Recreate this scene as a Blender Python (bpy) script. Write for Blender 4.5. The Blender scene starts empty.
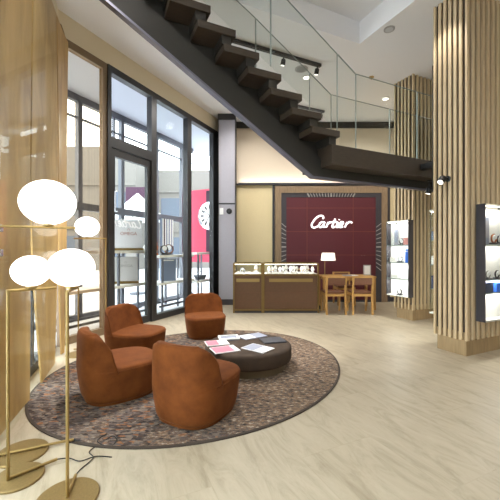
import bpy, bmesh, math, random
from math import sin, cos, pi, radians as R
from mathutils import Vector
random.seed(7)
SC = bpy.context.scene
COL = SC.collection
CAMZ = 1.35          # eye height
F = 330.0            # focal length in pixels of the 500 px frame
CEIL = 4.70

# ------------------------------------------------------------------ frames
CT, ST = cos(R(25)), sin(R(25))
def G(t, n):                      # the staircase / column grid -> world x, y
    return (CT*t - ST*n, ST*t + CT*n)
WA = R(64.4); WX, WY = cos(WA), sin(WA); D0 = -4.41
def W(s, d):                      # along the glazed wall, inward from it -> world x, y
    return (s*WX + (D0+d)*WY, s*WY - (D0+d)*WX)
PQ = Vector((-0.314, 0.949)).normalized(); PN = Vector((PQ.y, -PQ.x)); PA = math.atan2(PQ.y, PQ.x)
def P(a, i):                      # along the veneer screen, inward from it
    v = Vector((-1.80, 2.38)) + PQ*a + PN*i
    return (v.x, v.y)

# ------------------------------------------------------------------ mesh builder
class MB:
    def __init__(s): s.v = []; s.f = []
    def add(s, vs, fs):
        o = len(s.v); s.v += [tuple(v) for v in vs]; s.f += [tuple(i+o for i in f) for f in fs]; return s
    def box(s, x0, x1, y0, y1, z0, z1):
        vs = [(x0,y0,z0),(x1,y0,z0),(x1,y1,z0),(x0,y1,z0),(x0,y0,z1),(x1,y0,z1),(x1,y1,z1),(x0,y1,z1)]
        return s.add(vs, [(3,2,1,0),(4,5,6,7),(0,1,5,4),(1,2,6,5),(2,3,7,6),(3,0,4,7)])
    def prism(s, poly, z0, z1, axis='z'):
        n = len(poly)
        if axis == 'z': a = [(x,y,z0) for x,y in poly]; b = [(x,y,z1) for x,y in poly]
        elif axis == 'y': a = [(x,z0,y) for x,y in poly]; b = [(x,z1,y) for x,y in poly]
        else: a = [(z0,x,y) for x,y in poly]; b = [(z1,x,y) for x,y in poly]
        fs = [tuple(range(n))[::-1], tuple(range(n,2*n))] + [(i,(i+1)%n,n+(i+1)%n,n+i) for i in range(n)]
        return s.add(a+b, fs)
    def loft(s, rings, cap=True):
        n = len(rings[0]); vs = [p for r in rings for p in r]; fs = []
        for k in range(len(rings)-1):
            for i in range(n):
                j = (i+1) % n
                fs.append((k*n+i, k*n+j, (k+1)*n+j, (k+1)*n+i))
        if cap: fs.append(tuple(range(n))[::-1]); fs.append(tuple(range((len(rings)-1)*n, len(rings)*n)))
        return s.add(vs, fs)
    def lathe(s, prof, n=32, c=(0,0,0)):
        return s.loft([[(c[0]+r*cos(2*pi*i/n), c[1]+r*sin(2*pi*i/n), c[2]+z) for i in range(n)] for r, z in prof])
    def tube(s, pts, r, n=8):
        pts = [Vector(p) for p in pts]; rings = []
        up = Vector((0,0,1)); prev = None
        for k, p in enumerate(pts):
            d = (pts[min(k+1,len(pts)-1)] - pts[max(k-1,0)]).normalized()
            if prev is None:
                a = d.cross(up)
                if a.length < 1e-3: a = d.cross(Vector((1,0,0)))
            else:
                a = prev - d*prev.dot(d)
            a.normalize(); prev = a; b = d.cross(a)
            rings.append([tuple(p + a*r*cos(2*pi*i/n) + b*r*sin(2*pi*i/n)) for i in range(n)])
        return s.loft(rings)
    def ellipsoid(s, c, rx, ry, rz, n=32, m=18):
        rings = []
        for k in range(1, m):
            ph = -pi/2 + pi*k/m
            rings.append([(c[0]+rx*cos(ph)*cos(2*pi*i/n), c[1]+ry*cos(ph)*sin(2*pi*i/n), c[2]+rz*sin(ph)) for i in range(n)])
        return s.loft(rings)
    def build(s, name, mat, parent=None, smooth=False, bevel=0, subsurf=0):
        me = bpy.data.meshes.new(name); me.from_pydata(s.v, [], s.f)
        bm = bmesh.new(); bm.from_mesh(me); bmesh.ops.recalc_face_normals(bm, faces=bm.faces); bm.to_mesh(me); bm.free()
        me.materials.append(mat)
        if smooth:
            me.shade_smooth() if hasattr(me, 'shade_smooth') else [setattr(p,'use_smooth',True) for p in me.polygons]
        o = bpy.data.objects.new(name, me); COL.objects.link(o)
        if parent: o.parent = parent
        if bevel:
            b = o.modifiers.new('bevel','BEVEL'); b.width = bevel; b.segments = 2; b.limit_method = 'ANGLE'; b.angle_limit = R(40)
        if subsurf:
            b = o.modifiers.new('sub','SUBSURF'); b.levels = subsurf; b.render_levels = subsurf
        return o

def curve(pts, k=6):               # Catmull-Rom through the points
    pts = [Vector(p) for p in pts]; out = []
    for i in range(len(pts)-1):
        p0 = pts[max(i-1,0)]; p1 = pts[i]; p2 = pts[i+1]; p3 = pts[min(i+2,len(pts)-1)]
        for j in range(k):
            t = j/k
            out.append(0.5*((2*p1)+(p2-p0)*t+(2*p0-5*p1+4*p2-p3)*t*t+(3*p1-p0-3*p2+p3)*t**3))
    out.append(pts[-1]); return out

def tag(o, label, cat, group=None, kind=None):
    o['label'] = label; o['category'] = cat
    if group: o['group'] = group
    if kind: o['kind'] = kind
    return o
def thing(name, label, cat, loc=(0,0,0), rz=0, group=None, kind=None):
    o = bpy.data.objects.new(name, None); COL.objects.link(o); o.empty_display_size = .1
    o.location = loc; o.rotation_euler = (0,0,rz)
    return tag(o, label, cat, group, kind)
def place(o, loc, rz=0):
    o.location = loc; o.rotation_euler = (0,0,rz); return o
def dup(root, loc, rz, label=None):
    def cp(o, par):
        c = o.copy(); COL.objects.link(c); c.parent = par
        for k in list(ch[o]): cp(k, c)
        return c
    ch = {}
    def walk(o):
        ch[o] = list(o.children)
        for k in ch[o]: walk(k)
    walk(root)
    r = cp(root, None); r.location = loc; r.rotation_euler = (0,0,rz)
    if label: r['label'] = label
    return r
def part_label(o, l): o['label'] = l; return o

# ------------------------------------------------------------------ materials
def lin(c):
    return tuple(((x/255)/12.92 if x/255 <= .04045 else ((x/255+.055)/1.055)**2.4) for x in c) + (1,)
def new_mat(name):
    m = bpy.data.materials.new(name); m.use_nodes = True
    nt = m.node_tree; b = nt.nodes['Principled BSDF']; return m, nt, b
def mat(name, rgb, rough=.5, metal=0, noise=0, nscale=20, bump=0, coat=0, sheen=0, spec=None, stretch=(1,1,1)):
    m, nt, b = new_mat(name); L = nt.links
    c = lin(rgb); b.inputs['Base Color'].default_value = c
    b.inputs['Roughness'].default_value = rough; b.inputs['Metallic'].default_value = metal
    if spec is not None: b.inputs['Specular IOR Level'].default_value = spec
    if coat: b.inputs['Coat Weight'].default_value = coat; b.inputs['Coat Roughness'].default_value = .08
    if sheen: b.inputs['Sheen Weight'].default_value = sheen; b.inputs['Sheen Roughness'].default_value = .4
    if noise or bump:
        tc = nt.nodes.new('ShaderNodeTexCoord'); mp = nt.nodes.new('ShaderNodeMapping'); mp.inputs['Scale'].default_value = stretch
        L.new(tc.outputs['Object'], mp.inputs['Vector'])
        n = nt.nodes.new('ShaderNodeTexNoise'); n.inputs['Scale'].default_value = nscale; n.inputs['Detail'].default_value = 5
        L.new(mp.outputs['Vector'], n.inputs['Vector'])
        if noise:
            r = nt.nodes.new('ShaderNodeValToRGB'); r.color_ramp.elements[0].position = .3; r.color_ramp.elements[1].position = .7
            r.color_ramp.elements[0].color = tuple(x*(1-noise) for x in c[:3])+(1,)
            r.color_ramp.elements[1].color = tuple(min(1,x*(1+noise)) for x in c[:3])+(1,)
            L.new(n.outputs['Fac'], r.inputs['Fac']); L.new(r.outputs['Color'], b.inputs['Base Color'])
        if bump:
            bp = nt.nodes.new('ShaderNodeBump'); bp.inputs['Strength'].default_value = bump; bp.inputs['Distance'].default_value = .01
            L.new(n.outputs['Fac'], bp.inputs['Height']); L.new(bp.outputs['Normal'], b.inputs['Normal'])
    return m
def emit(name, rgb, strength):
    m, nt, b = new_mat(name)
    b.inputs['Base Color'].default_value = lin(rgb); b.inputs['Emission Color'].default_value = lin(rgb)
    b.inputs['Emission Strength'].default_value = strength; return m
def glass(name, tint=(255,255,255), refl=.5, base=.03):
    m = bpy.data.materials.new(name); m.use_nodes = True; nt = m.node_tree; nt.nodes.clear(); L = nt.links
    out = nt.nodes.new('ShaderNodeOutputMaterial'); mx = nt.nodes.new('ShaderNodeMixShader')
    tr = nt.nodes.new('ShaderNodeBsdfTransparent'); tr.inputs['Color'].default_value = lin(tint)
    gl = nt.nodes.new('ShaderNodeBsdfGlossy'); gl.inputs['Roughness'].default_value = .01
    lw = nt.nodes.new('ShaderNodeLayerWeight'); lw.inputs['Blend'].default_value = .5
    pw = nt.nodes.new('ShaderNodeMath'); pw.operation = 'POWER'; pw.inputs[1].default_value = 4
    ma = nt.nodes.new('ShaderNodeMath'); ma.operation = 'MULTIPLY_ADD'; ma.inputs[1].default_value = refl; ma.inputs[2].default_value = base
    L.new(lw.outputs['Facing'], pw.inputs[0]); L.new(pw.outputs[0], ma.inputs[0]); L.new(ma.outputs[0], mx.inputs['Fac'])
    L.new(tr.outputs[0], mx.inputs[1]); L.new(gl.outputs[0], mx.inputs[2]); L.new(mx.outputs[0], out.inputs['Surface'])
    return m

M = {}
M['ceiling'] = mat('ceiling paint', (236,235,236), .9)
M['cream'] = mat('cream wall paint', (226,214,188), .85)
M['beige'] = mat('beige wall covering', (220,206,186), .7, noise=.05, nscale=60)
M['wash'] = mat('pale straw wall covering', (222,206,164), .7, noise=.05, nscale=60)
M['white'] = mat('white paint', (238,238,236), .6)
M['black'] = mat('black metal', (30,30,31), .45)
M['frame'] = mat('charcoal aluminium', (50,50,52), .4, .2)
M['framelt'] = mat('grey aluminium', (96,99,108), .45, .2)
M['bronze'] = mat('bronze aluminium', (128,108,84), .45, .3)
M['brass'] = mat('brushed brass', (166,142,92), .4, .85)
M['brassdk'] = mat('antique brass', (136,112,66), .4, .7)
M['basebrass'] = mat('satin brass disc', (150,128,84), .5, .75, noise=.08, nscale=90)
M['globe'] = emit('opal glass globe', (255,252,246), 2.2)
M['darkwood'] = mat('wenge wood', (58,48,38), .55, noise=.25, nscale=9, stretch=(1.2,14,14))
M['darksteel'] = mat('dark bronze steel', (44,42,38), .6, .1)
M['edge'] = mat('stringer underside light', (112,112,126), .4, .5)  # paler than the stringer: light caught underneath is put into the colour
M['glass'] = glass('clear glass', (252,254,253), .05, .003)
M['screenglass'] = glass('clear screen glass', (253,254,252), .10, .015)
M['balus'] = glass('balustrade glass', (250,252,251), .14, .012)
M['tint'] = glass('bronze tinted glass', (240,232,220), .2, .03)
M['glassedge'] = mat('polished glass edge', (150,160,156), .2)
M['redp'] = mat('burgundy leather panel', (88,30,40), .55, noise=.06, nscale=40)
M['redline'] = mat('brass inlay', (128,66,52), .5)
M['slate'] = mat('charcoal lacquer', (62,60,66), .4)
M['tick'] = mat('polished steel marker', (176,174,172), .4, .3)
M['woodframe'] = mat('walnut frame', (138,116,90), .5, noise=.18, nscale=6, stretch=(10,10,1.2))
m_, nt_, b_ = new_mat('white vinyl'); nt_.nodes.remove(b_)
mx_ = nt_.nodes.new('ShaderNodeMixShader'); df_ = nt_.nodes.new('ShaderNodeBsdfDiffuse'); tl_ = nt_.nodes.new('ShaderNodeBsdfTranslucent')
df_.inputs['Color'].default_value = tl_.inputs['Color'].default_value = (.9,.9,.9,1)
nt_.links.new(df_.outputs[0], mx_.inputs[1]); nt_.links.new(tl_.outputs[0], mx_.inputs[2]); nt_.links.new(mx_.outputs[0], nt_.nodes['Material Output'].inputs['Surface']); M['vinyl'] = m_
M['sign'] = emit('backlit sign letter', (255,250,250), 1.6)
M['greypanel'] = mat('lilac grey panel', (168,166,176), .6, noise=.03, nscale=40)
M['leather'] = mat('brown leather', (112,72,50), .5, noise=.1, nscale=30)
M['brown'] = mat('brown cabinet leather', (104,74,50), .5, noise=.08, nscale=25)
M['oak'] = mat('light oak', (190,146,84), .5, noise=.15, nscale=8, stretch=(10,10,1.5))
M['shade'] = emit('lamp shade linen', (255,246,232), 1.1)
M['lit'] = mat('white lacquer', (245,243,238), .5)
M['silver'] = mat('silver metal', (200,200,205), .25, .9)
M['gold'] = mat('gold', (214,170,90), .3, .9)
M['jewel'] = mat('white display leather', (240,236,232), .5)
M['blue'] = mat('bright blue card', (50,110,220), .5)
M['navy'] = mat('navy box', (44,56,92), .5)
M['pinkbox'] = mat('pale red card', (222,150,144), .6)
M['omegabox'] = mat('pale grey display block', (202,202,204), .6)
M['rust'] = mat('rust lettering', (150,92,74), .5)
M['greylet'] = mat('grey lettering', (150,150,152), .5)
M['bluegrey'] = mat('blue grey box', (126,140,166), .6)
M['copper'] = mat('copper', (176,110,76), .35, .7)
M['posterred'] = mat('rose red poster', (212,70,100), .6)
M['purple'] = mat('purple print', (56,16,48), .6)
M['dial'] = mat('white dial', (240,240,240), .5)
M['cord'] = mat('black rubber', (24,24,26), .6)
M['paving'] = mat('pale paving', (196,198,202), .8, noise=.05, nscale=2)
M['canopy'] = mat('canopy soffit', (190,197,210), .8)
M['stone'] = mat('pale building stone', (112,108,104), .8)
M['pane'] = mat('grey window pane', (70,80,96), .2)
M['paperw'] = mat('white paper', (232,232,236), .6)
M['paperp'] = mat('pink print', (226,120,140), .6)
M['paperb'] = mat('blue grey print', (150,156,176), .6)
M['papern'] = mat('charcoal cover', (62,64,72), .5)
M['lens'] = emit('spotlight lens', (255,246,230), 4)
M['lightwood'] = mat('oiled oak cladding', (160,136,100), .6, noise=.14, nscale=5, stretch=(9,9,.8))
M['slat'] = mat('oak slat', (200,178,142), .55, noise=.12, nscale=5, stretch=(9,9,.8))
M['slatback'] = mat('dark brown backing', (44,33,25), .8)

def suede():
    m, nt, b = new_mat('rust orange suede'); L = nt.links
    tc = nt.nodes.new('ShaderNodeTexCoord')
    n = nt.nodes.new('ShaderNodeTexNoise'); n.inputs['Scale'].default_value = 7; n.inputs['Detail'].default_value = 7; n.inputs['Roughness'].default_value = .6
    r = nt.nodes.new('ShaderNodeValToRGB'); r.color_ramp.elements[0].position = .32; r.color_ramp.elements[1].position = .72
    r.color_ramp.elements[0].color = lin((94,49,17)); r.color_ramp.elements[1].color = lin((120,67,27))
    n2 = nt.nodes.new('ShaderNodeTexNoise'); n2.inputs['Scale'].default_value = 160; n2.inputs['Detail'].default_value = 3
    bp = nt.nodes.new('ShaderNodeBump'); bp.inputs['Strength'].default_value = .25; bp.inputs['Distance'].default_value = .004
    for x in (n, n2): L.new(tc.outputs['Object'], x.inputs['Vector'])
    L.new(n.outputs['Fac'], r.inputs['Fac']); L.new(r.outputs['Color'], b.inputs['Base Color'])
    L.new(n2.outputs['Fac'], bp.inputs['Height']); L.new(bp.outputs['Normal'], b.inputs['Normal'])
    b.inputs['Roughness'].default_value = .85; b.inputs['Specular IOR Level'].default_value = .2
    b.inputs['Sheen Weight'].default_value = .12; b.inputs['Sheen Roughness'].default_value = .4; b.inputs['Sheen Tint'].default_value = lin((235,170,120))
    return m
M['suede'] = suede()
M['pouf'] = mat('dark brown velvet', (60,45,32), .85, noise=.25, nscale=12, bump=.2)
M['plinth'] = mat('bronze plinth', (112,98,76), .5, .4)

def travertine():
    m, nt, b = new_mat('travertine floor'); L = nt.links
    tc = nt.nodes.new('ShaderNodeTexCoord')
    rot = nt.nodes.new('ShaderNodeMapping'); rot.inputs['Rotation'].default_value = (0,0,-R(25))
    L.new(tc.outputs['Object'], rot.inputs['Vector'])
    br = nt.nodes.new('ShaderNodeTexBrick'); br.inputs['Scale'].default_value = 1; br.inputs['Mortar Size'].default_value = .0035
    br.inputs['Brick Width'].default_value = 1.2; br.inputs['Row Height'].default_value = .6; br.inputs['Bias'].default_value = 0
    br.inputs['Color1'].default_value = (0,0,0,1); br.inputs['Color2'].default_value = (1,1,1,1); br.inputs['Mortar'].default_value = (.5,.5,.5,1)
    sw = nt.nodes.new('ShaderNodeMapping'); sw.inputs['Rotation'].default_value = (0,0,R(90))
    L.new(rot.outputs['Vector'], sw.inputs['Vector']); L.new(sw.outputs['Vector'], br.inputs['Vector'])
    add = nt.nodes.new('ShaderNodeMixRGB'); add.blend_type = 'ADD'; add.inputs['Fac'].default_value = 1
    scl = nt.nodes.new('ShaderNodeMixRGB'); scl.blend_type = 'MULTIPLY'; scl.inputs['Fac'].default_value = 1; scl.inputs['Color2'].default_value = (3,1.5,0,1)
    L.new(br.outputs['Color'], scl.inputs['Color1']); L.new(rot.outputs['Vector'], add.inputs['Color1']); L.new(scl.outputs['Color'], add.inputs['Color2'])
    st = nt.nodes.new('ShaderNodeMapping'); st.inputs['Scale'].default_value = (3.2,.8,1); L.new(add.outputs['Color'], st.inputs['Vector'])
    n = nt.nodes.new('ShaderNodeTexNoise'); n.inputs['Scale'].default_value = 2.4; n.inputs['Detail'].default_value = 11; n.inputs['Roughness'].default_value = .72; n.inputs['Distortion'].default_value = 1.0
    L.new(st.outputs['Vector'], n.inputs['Vector'])
    r = nt.nodes.new('ShaderNodeValToRGB'); e = r.color_ramp.elements
    e[0].position = .28; e[0].color = lin((154,141,118)); e[1].position = .72; e[1].color = lin((192,180,158))
    x = e.new(.5); x.color = lin((180,168,146))
    L.new(n.outputs['Fac'], r.inputs['Fac'])
    # thin grout
    g = nt.nodes.new('ShaderNodeMixRGB'); g.inputs['Color2'].default_value = lin((160,147,124))
    gm = nt.nodes.new('ShaderNodeMath'); gm.operation = 'MULTIPLY'; gm.inputs[1].default_value = .22; L.new(br.outputs['Fac'], gm.inputs[0])
    L.new(gm.outputs[0], g.inputs['Fac']); L.new(r.outputs['Color'], g.inputs['Color1'])
    L.new(g.outputs['Color'], b.inputs['Base Color']); b.inputs['Roughness'].default_value = .42; b.inputs['Specular IOR Level'].default_value = .35
    return m
M['floor'] = travertine()

def rug_mat():
    m, nt, b = new_mat('abstract woven rug'); L = nt.links
    tc = nt.nodes.new('ShaderNodeTexCoord'); mp = nt.nodes.new('ShaderNodeMapping'); mp.inputs['Scale'].default_value = (1,1.9,1); mp.inputs['Rotation'].default_value = (0,0,R(12))
    L.new(tc.outputs['Object'], mp.inputs['Vector'])
    nz = nt.nodes.new('ShaderNodeTexNoise'); nz.inputs['Scale'].default_value = 9; nz.inputs['Detail'].default_value = 3
    L.new(mp.outputs['Vector'], nz.inputs['Vector'])
    wob = nt.nodes.new('ShaderNodeMixRGB'); wob.blend_type = 'ADD'; wob.inputs['Fac'].default_value = .12
    L.new(mp.outputs['Vector'], wob.inputs['Color1']); L.new(nz.outputs['Color'], wob.inputs['Color2'])
    v = nt.nodes.new('ShaderNodeTexVoronoi'); v.inputs['Scale'].default_value = 24; L.new(wob.outputs['Color'], v.inputs['Vector'])
    sep = nt.nodes.new('ShaderNodeSeparateColor'); L.new(v.outputs['Color'], sep.inputs['Color'])
    cell = nt.nodes.new('ShaderNodeValToRGB'); cell.color_ramp.interpolation = 'CONSTANT'; e = cell.color_ramp.elements
    e[0].position = 0; e[0].color = lin((30,28,34)); e[1].position = .9; e[1].color = lin((140,92,58))
    for p, c in ((.2,(52,49,56)),(.4,(90,85,84)),(.58,(118,109,102)),(.76,(78,72,75))):
        x = e.new(p); x.color = lin(c)
    L.new(sep.outputs['Red'], cell.inputs['Fac'])
    # large patches: where it is dark and where it is worn grey-beige
    big = nt.nodes.new('ShaderNodeTexNoise'); big.inputs['Scale'].default_value = 2.0; big.inputs['Detail'].default_value = 4
    L.new(tc.outputs['Object'], big.inputs['Vector'])
    gx = nt.nodes.new('ShaderNodeSeparateXYZ'); L.new(tc.outputs['Object'], gx.inputs['Vector'])
    mu = nt.nodes.new('ShaderNodeMath'); mu.operation = 'MULTIPLY_ADD'; mu.inputs[1].default_value = .13; L.new(gx.outputs['X'], mu.inputs[0]); L.new(big.outputs['Fac'], mu.inputs[2])
    rm = nt.nodes.new('ShaderNodeValToRGB'); rm.color_ramp.elements[0].position = .43; rm.color_ramp.elements[1].position = .56
    L.new(mu.outputs[0], rm.inputs['Fac'])
    fine = nt.nodes.new('ShaderNodeTexNoise'); fine.inputs['Scale'].default_value = 22; fine.inputs['Detail'].default_value = 6; fine.inputs['Roughness'].default_value = .75
    L.new(mp.outputs['Vector'], fine.inputs['Vector'])
    beige = nt.nodes.new('ShaderNodeValToRGB'); e = beige.color_ramp.elements
    e[0].position = .38; e[0].color = lin((44,38,36)); e[1].position = .63; e[1].color = lin((196,184,166)); x = e.new(.49); x.color = lin((116,105,96)); x = e.new(.535); x.color = lin((140,104,70)); x = e.new(.57); x.color = lin((138,125,112))
    L.new(fine.outputs['Fac'], beige.inputs['Fac'])
    half = nt.nodes.new('ShaderNodeMixRGB'); half.inputs['Fac'].default_value = .9; L.new(cell.outputs['Color'], half.inputs['Color1']); L.new(beige.outputs['Color'], half.inputs['Color2'])
    dk = nt.nodes.new('ShaderNodeMixRGB'); dk.inputs['Fac'].default_value = .30; L.new(cell.outputs['Color'], dk.inputs['Color1']); L.new(beige.outputs['Color'], dk.inputs['Color2'])
    fin = nt.nodes.new('ShaderNodeMixRGB'); L.new(rm.outputs['Color'], fin.inputs['Fac']); L.new(dk.outputs['Color'], fin.inputs['Color1']); L.new(half.outputs['Color'], fin.inputs['Color2'])
    L.new(fin.outputs['Color'], b.inputs['Base Color']); b.inputs['Roughness'].default_value = .95; b.inputs['Specular IOR Level'].default_value = .1
    bp = nt.nodes.new('ShaderNodeBump'); bp.inputs['Strength'].default_value = .4; bp.inputs['Distance'].default_value = .006
    L.new(fine.outputs['Fac'], bp.inputs['Height']); L.new(bp.outputs['Normal'], b.inputs['Normal'])
    return m
M['rug'] = rug_mat()
M['rugedge'] = mat('rug binding', (66,56,48), .9)

def veneer():
    m, nt, b = new_mat('honey veneer'); L = nt.links
    tc = nt.nodes.new('ShaderNodeTexCoord'); mp = nt.nodes.new('ShaderNodeMapping'); mp.inputs['Scale'].default_value = (2.2,2.2,.7)
    L.new(tc.outputs['Object'], mp.inputs['Vector'])
    n = nt.nodes.new('ShaderNodeTexNoise'); n.inputs['Scale'].default_value = 1.7; n.inputs['Detail'].default_value = 7; n.inputs['Distortion'].default_value = .8
    n2 = nt.nodes.new('ShaderNodeTexNoise'); n2.inputs['Scale'].default_value = 120; n2.inputs['Detail'].default_value = 3
    L.new(mp.outputs['Vector'], n.inputs['Vector']); L.new(tc.outputs['Object'], n2.inputs['Vector'])
    r = nt.nodes.new('ShaderNodeValToRGB'); e = r.color_ramp.elements
    e[0].position = .3; e[0].color = lin((178,142,84)); e[1].position = .75; e[1].color = lin((222,186,120))
    mx = nt.nodes.new('ShaderNodeMath'); mx.operation = 'MULTIPLY_ADD'; mx.inputs[1].default_value = .25
    L.new(n2.outputs['Fac'], mx.inputs[0]); 
    sub = nt.nodes.new('ShaderNodeMath'); sub.operation = 'SUBTRACT'; sub.inputs[1].default_value = .125; L.new(n.outputs['Fac'], sub.inputs[0]); L.new(sub.outputs[0], mx.inputs[2])
    L.new(mx.outputs[0], r.inputs['Fac']); L.new(r.outputs['Color'], b.inputs['Base Color']); b.inputs['Roughness'].default_value = .5
    b.inputs['Coat Weight'].default_value = .12; b.inputs['Coat Roughness'].default_value = .08
    return m
M['veneer'] = veneer()

# ------------------------------------------------------------------ setting
pc = P(-4.6, -.15)
win_corner = None
# corner where the screen glazing meets the glazed wall
a_c = 2.385; cor = P(a_c, -.15)
outline = [pc, cor, W(7.3,0), (W(7.3,0)[0], 8.65), (7,8.65), (7,pc[1])]
def struct(o, label, cat='wall'):
    return tag(o, label, cat, kind='structure')
b = MB(); b.prism(outline, -.1, 0); struct(b.build('floor', M['floor']), 'pale travertine tiled floor of the boutique', 'floor')

# ceiling with a stepped recess over the stairs
bm = bmesh.new()
f = bm.faces.new([bm.verts.new((x,y,CEIL)) for x,y in outline])
HT0, HT1, HN0, HN1 = -1.2, 3.88, 2.35, 4.11
for (co, no) in ((G(HT0,0),(CT,ST,0)), (G(HT1,0),(CT,ST,0)), (G(0,HN0),(-ST,CT,0)), (G(0,HN1),(-ST,CT,0))):
    bmesh.ops.bisect_plane(bm, geom=bm.verts[:]+bm.edges[:]+bm.faces[:], plane_co=(co[0],co[1],CEIL), plane_no=no)
for f in list(bm.faces):
    c = f.calc_center_median(); t = CT*c.x+ST*c.y; n = -ST*c.x+CT*c.y
    if HT0 < t < HT1 and HN0 < n < HN1: bm.faces.remove(f)
ext = bmesh.ops.extrude_face_region(bm, geom=bm.faces[:])
for v in [g for g in ext['geom'] if isinstance(g, bmesh.types.BMVert)]: v.co.z += .36
me = bpy.data.meshes.new('ceiling'); 
cq = [G(HT0-.1,HN0-.1), G(HT1+.1,HN0-.1), G(HT1+.1,HN1+.1), G(HT0-.1,HN1+.1)]
vs = [bm.verts.new((x,y,CEIL+.365)) for x,y in cq]; bm.faces.new(vs); vs2 = [bm.verts.new((x,y,CEIL+.42)) for x,y in cq]; bm.faces.new(vs2)
bmesh.ops.recalc_face_normals(bm, faces=bm.faces); bm.to_mesh(me); bm.free(); me.materials.append(M['ceiling'])
o = bpy.data.objects.new('ceiling', me); COL.objects.link(o); struct(o, 'white ceiling with a stepped recess above the stairs', 'ceiling')

b = MB(); b.box(W(7.3,0)[0]-.0, 7.1, 8.65, 8.8, 0, CEIL); struct(b.build('wall_back', M['beige']), 'beige back wall behind the burgundy brand panel')
b = MB(); b.box(7, 7.15, pc[1], 8.65, 0, CEIL); struct(b.build('wall_right', M['beige']), 'beige side wall to the right')
b = MB(); b.box(pc[0], 7.15, pc[1]-.15, pc[1], 0, CEIL); struct(b.build('wall_front', M['woodframe']), 'walnut panelled wall behind the viewer')
# bulkheads above glazing
def wbox(s0,s1,d0,d1,z0,z1,name,m,parent=None,**k):
    o = MB().box(s0,s1,-d1,-d0,z0,z1).build(name,m,parent,**k)
    if not parent: place(o, (*W(0,0),0), WA)
    return o
s_c = cor[0]*WX + cor[1]*WY
struct(wbox(s_c, 7.3, -.2, 0.02, 4.35, CEIL, 'wall_left', M['cream']), 'cream bulkhead above the glazed shopfront')
o = MB().box(-4.6, a_c, -.02, .16, 4.20, CEIL).build('wall_side', M['cream']); place(o, (*P(0,-.15),0), PA); struct(o, 'cream bulkhead above the veneer screen')

# glazed wall -----------------------------------------------------------------
def bay(name, label, s0, s1, fm, gm, cat='window', post_end=True, transoms=(), w=.09, dep=.12, z0=0.0, wl=None):
    t = thing(name, label, cat, (*W(0,0),0), WA, kind='structure'); wl = wl or w
    f = MB()
    f.box(s0, s0+wl, -dep/2, dep/2, z0, 4.35); f.box(s1-w, s1, -dep/2, dep/2, z0, 4.35)
    f.box(s0+wl, s1-w, -dep/2, dep/2, 4.24, 4.35); f.box(s0+wl, s1-w, -dep/2, dep/2, z0, z0+.11)
    for (a, c) in transoms: f.box(s0+wl, s1-w, -dep/2, dep/2, a, c)
    f.build('frame', fm, t)
    g = MB(); g.box(s0+wl, s1-w, -.008, .008, z0+.11, 4.24); g.build('pane', gm, t)
    return t
bay('window_1', 'bronze framed window bay beside the veneer screen', s_c+.02, 3.80, M['bronze'], M['tint'], w=.085, dep=.08, wl=.05)
# glass door bay
t = thing('door_1', 'tall black framed glass door with mirrored white script', 'door', (*W(0,0),0), WA, kind='structure')
f = MB(); f.box(3.80,3.87,-.06,.06,0,4.35); f.box(4.80,4.87,-.06,.06,0,4.35); f.box(3.87,4.80,-.06,.06,4.24,4.35); f.box(3.87,4.80,-.06,.06,3.03,3.20)
f.build('frame', M['frame'], t)
f = MB(); f.box(3.875,3.955,-.035,.035,.01,3.02); f.box(4.715,4.795,-.035,.035,.01,3.02); f.box(3.955,4.715,-.035,.035,2.90,3.02); f.box(3.955,4.715,-.035,.035,.01,.13)
leaf = f.build('door_leaf', M['frame'], t)
MB().box(3.955,4.715,-.008,.008,.13,2.90).build('pane', M['glass'], t)
MB().box(3.87,4.80,-.008,.008,3.20,4.24).build('transom_pane', M['glass'], t)
MB().tube([(4.06,.01,2.34),(4.06,.07,2.34),(4.06,.07,2.0),(4.06,.01,2.0)],.012).build('handle', M['silver'], t)
part_label(MB().lathe([(.028,0),(.028,.02)],16,(0,0,0)).build('lock', M['silver'], t), 'round chrome lock')
lk = t.children[-1]; lk.location = (4.755,-.036,1.22); lk.rotation_euler = (pi/2,0,0)

# script lettering traced as strokes (unit: zoom pixels)
SCRIPT = [
 [(172,112),(179,98),(162,84),(136,88),(105,112),(80,145),(70,172),(80,190),(102,192),(130,178)],
 [(186,145),(166,141),(146,155),(138,178),(148,190),(165,183),(182,160)],
 [(191,140),(182,165),(181,186),(196,184)],
 [(204,190),(214,163),(222,142)],[(215,163),(232,147),(246,143),(252,150)],
 [(286,112),(270,150),(258,180),(266,191),(282,184)],[(256,141),(302,139)],
 [(313,142),(298,175),(299,189),(314,186)],[(321,122),(324,117)],
 [(330,171),(352,161),(359,147),(346,140),(331,154),(323,176),(334,190),(357,181)],
 [(374,190),(386,163),(396,142)],[(387,163),(405,147),(424,140),(440,150)],
]
def script(w, rad, thick, mirror=False):
    k = w/370; b = MB()
    for st in SCRIPT:
        pts = [((p[0]-255)*k*(-1 if mirror else 1), 0, (192-p[1])*k) for p in st]
        q = MB().tube(curve(pts, 5), rad, 8)
        b.add([(x, y*thick, z) for x,y,z in q.v], q.f)
    return b
d = script(.66, .013, .15, mirror=True).build('script_decal', M['vinyl'], t); d.location = (4.235, -.012, 1.745); part_label(d, 'mirrored white script lettering')

bay('window_2', 'tall black framed pane right of the glass door', 4.87, 6.04, M['frame'], M['glass'], w=.12, wl=.07)
bay('window_3', 'narrow black framed pane beside the grey pier', 6.04, 7.28, M['frame'], M['glass'], w=.30, wl=.03)
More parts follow.
